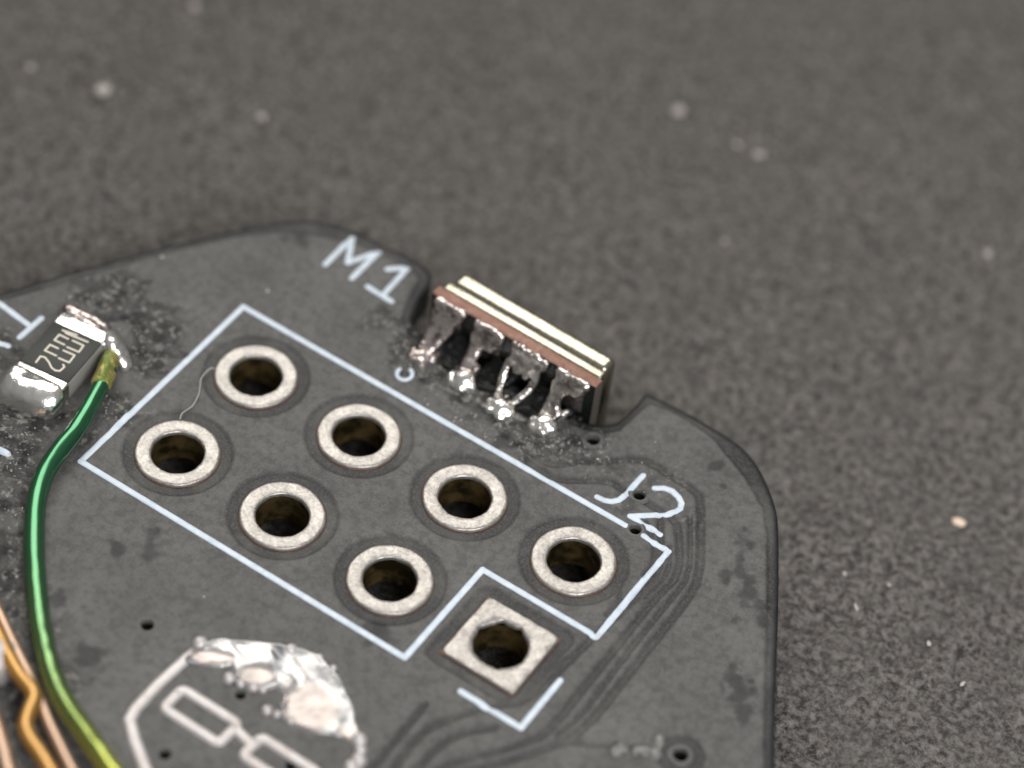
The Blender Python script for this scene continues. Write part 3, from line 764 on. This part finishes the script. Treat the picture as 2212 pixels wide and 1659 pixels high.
# ------------------------------------------------------------------ wires
gw = empty('green_wire', 'dark green enamelled wire soldered to the chip resistor', 'wire', P(236, 790, .35))
gpts = [(236, 798, .40), (217, 834, .42), (192, 882, .42), (163, 930, .40), (133, 968, .36), (103, 1012, .30), (84, 1060, .26), (75, 1116, .25), (74, 1195, .25), (79, 1274, .26), (86, 1340, .30), (97, 1400, .36), (115, 1464, .44), (144, 1525, .54), (182, 1580, .66), (228, 1645, .8), (270, 1706, .9), (330, 1800, 1.0), (420, 1960, 1.0)]
g0 = np.array(gw.location)
o = tube('enamelled_length', [(*(P(*q_) - g0), min(.205, .165 + .006 * i_)) for i_, q_ in enumerate(gpts)], .205, M_green, gw, seg=28, wob=.03)
o2 = tube('scorched_end', [(*(P(*q_[:3]) - g0), q_[3]) for q_ in ((242, 762, .28, .12), (240, 775, .34, .17), (232, 792, .41, .20), (224, 812, .43, .212), (217, 828, .43, .208))], .2, M_burn, gw, seg=24, wob=.22)

o3 = tube('orange_wire', [P(*q_) for q_ in ((-120, 1150, .3), (-50, 1290, .35), (-4, 1372, .42), (16, 1415, .48), (42, 1460, .52), (68, 1492, .55), (73, 1512, .55), (62, 1540, .55), (55, 1568, .55), (64, 1596, .58), (86, 1628, .6), (110, 1668, .62), (160, 1760, .7), (250, 1900, .7))], .150, M_orange, None, seg=24)
tag(o3, 'orange enamelled wire with a kink at the lower left of the board', 'wire', 'copper wires at the left')
o4 = tube('orange_wire', [P(*q_) for q_ in ((-110, 1110, .2), (-40, 1250, .22), (4, 1340, .25), (30, 1396, .3), (62, 1462, .34), (90, 1524, .38), (104, 1560, .40), (122, 1598, .42), (152, 1659, .46), (205, 1760, .5), (290, 1900, .5))], .125, M_pale, None, seg=24)
tag(o4, 'pale pinkish enamelled wire running straight beside the kinked orange one', 'wire', 'copper wires at the left')
o5 = tube('orange_wire', [P(*q_) for q_ in ((-90, 1370, .5), (-40, 1480, .5), (-12, 1560, .5), (6, 1620, .5), (22, 1680, .5), (60, 1790, .5))], .16, M_pale, None, seg=24)
tag(o5, 'pale wire at the extreme lower left corner, leftmost of the wires', 'wire', 'copper wires at the left')
c = P(-8, 1425, .3)
o6 = blob('solder_lump', [(c[0], c[1], .25, .26), (c[0] - .1, c[1] - .2, .2, .25), (c[0] - .2, c[1] + .1, .1, .3)], M_tinflat, None, res=.04, rough=.02)
tag(o6, 'whitish lump of solder at the left border behind the orange wire', 'solder')

# ------------------------------------------------------------------ fibre and dust
fp = [(463, 796), (454, 796), (444, 805), (435, 817), (432, 834), (429, 852), (417, 875), (406, 884), (393, 893), (389, 905)]
o = tube('fibre', [P(x, y, .06 + .05 * math.sin(i * .9) ** 2) for i, (x, y) in enumerate(fp)], .0125, M_hair, None, seg=8, step=.03)
tag(o, 'thin grey curved fibre lying between two plated holes', 'fibre')
def speck(x, y, z, rx, ry, label, material=M_dust, grp='dust specks on the dark surface', nm='dust_speck'):
    bm = bmesh.new(); bmesh.ops.create_icosphere(bm, subdivisions=2, radius=1)
    for vv in bm.verts:
        k = 1 + .35 * noise.noise(vv.co * 1.6 + Vector((x, y, 0)))
        vv.co = Vector((vv.co.x * rx * k, vv.co.y * ry * k, vv.co.z * min(rx, ry) * .5 * k))
    me = bpy.data.meshes.new(nm); bm.to_mesh(me); bm.free()
    o = link(nm, me, material); c = P(x, y, z)
    o.location = (c[0], c[1], z + min(rx, ry) * .3); o.rotation_euler = (0, 0, math.radians(35) + x)
    tag(o, label, 'dust', grp); return o
gz = GZ - .06
speck(222, 198, gz, .16, .2, 'largest pale dust speck, near the upper left of the dark surface')
speck(66, 147, gz, .10, .07, 'faint dust speck near the left border, above the large pale one')
speck(420, 15, gz, .12, .09, 'dust speck at the top border left of the middle')
speck(565, 255, gz, .11, .11, 'dim dust speck above the rounded top of the board')
speck(1465, 241, gz, .15, .14, 'round dust speck above and right of the gold-lidded module')
speck(1640, 336, gz, .15, .09, 'oblong dust speck, right one of a close pair')
speck(1592, 314, gz, .10, .07, 'small dim dust speck, left one of a close pair')
speck(1565, 523, gz, .05, .08, 'tiny dust speck between the module and the right border')
speck(2133, 550, gz, .10, .10, 'dust speck close to the right border, above the tan crumb')
speck(2070, 1130, gz, .16, .11, 'bright tan crumb near the right border', M_dusto)
speck(1824, 1240, gz, .06, .04, 'small white dust speck right of the board edge')
speck(1849, 1312, gz, .12, .035, 'flat elongated pale flake right of the board edge')
speck(1920, 1264, gz, .035, .05, 'tiny yellowish grain between the white speck and the tan crumb')
speck(2006, 1391, gz, .07, .05, 'dim pinkish speck below the tan crumb')
speck(2079, 1478, gz, .04, .08, 'small upright pale flake low near the right border')
speck(578, 629, .03, .03, .055, 'tiny white fleck on the board above the printed outline corner', grp='dust flecks on the board')
speck(350, 556, .03, .04, .04, 'tiny pale fleck near the upper edge of the board', grp='dust flecks on the board')
speck(1563, 1317, .03, .02, .02, 'tiny white fleck by the dark stain on the board', grp='dust flecks on the board')
speck(1594, 1451, .03, .03, .025, 'tiny white fleck at the tip of the triangular stain', grp='dust flecks on the board')
speck(440, 1290, .03, .03, .03, 'tiny pale fleck on the board above the small dark via', grp='dust flecks on the board')
M_crust = mat('whitish_crust', (0.21, 0.205, 0.19), 0.4, bump=[(9, .8, .05)], vary=(7, (0.09, 0.088, 0.082), .45, .65))
for pts_, lab in ((((1412, 1632), (1416, 1618), (1421, 1605)), 'upright whitish crust just left of the lowest via ring'), (((1372, 1628), (1384, 1625), (1396, 1628)), 'oblong whitish crust left of the upright one by the lowest via'),
                  (((1330, 1622), (1338, 1616), (1345, 1624), (1326, 1632)), 'pointed whitish crust farthest left of the lowest via')):
    cr_ = blob('crust', [(P(x_, y_)[0], P(x_, y_)[1], .035, .055 + .02 * ((x_ * 7) % 3)) for x_, y_ in pts_], M_crust, None, res=.03, rough=.03, nscale=7)
    tag(cr_, lab, 'residue', 'whitish crusts by the lowest via')

# flakes of flux and solder spatter round the joints: nobody could count them
bm = bmesh.new()
rr_ = random.Random(3)
fl = [(870, 720, 45), (900, 800, 40), (960, 860, 40), (1010, 905, 40), (1060, 930, 45), (1130, 950, 40), (1230, 950, 45), (1300, 985, 50), (250, 650, 60), (300, 740, 50), (330, 770, 40), (60, 930, 50), (30, 1000, 50), (30, 1120, 50), (20, 1250, 50), (40, 1330, 40), (230, 880, 25), (180, 650, 30), (1200, 975, 50), (1400, 1020, 50)]
for (cx_, cy_, r_) in fl:
    for k in range(16):
        x = cx_ + rr_.gauss(0, r_ * .5); y = cy_ + rr_.gauss(0, r_ * .4)
        c = P(x, y, .06); z = float(hgt(c[0], c[1])[0])
        if poly_sd(np.array([c[0]]), np.array([c[1]]), OUTS)[0][0] > -.06: continue
        mt = Matrix.Translation((c[0], c[1], z + .01)) @ Matrix.Rotation(rr_.random() * 6.3, 4, 'Z') @ Matrix.Rotation(rr_.gauss(0, .4), 4, 'X') @ Matrix.Diagonal((rr_.uniform(.012, .05), rr_.uniform(.008, .022), rr_.uniform(.006, .014), 1))
        bmesh.ops.create_icosphere(bm, subdivisions=1, radius=1, matrix=mt)
me = bpy.data.meshes.new('flux_spatter'); bm.to_mesh(me); bm.free()
o = link('flux_spatter', me, M_flake, board); o['kind'] = 'stuff'
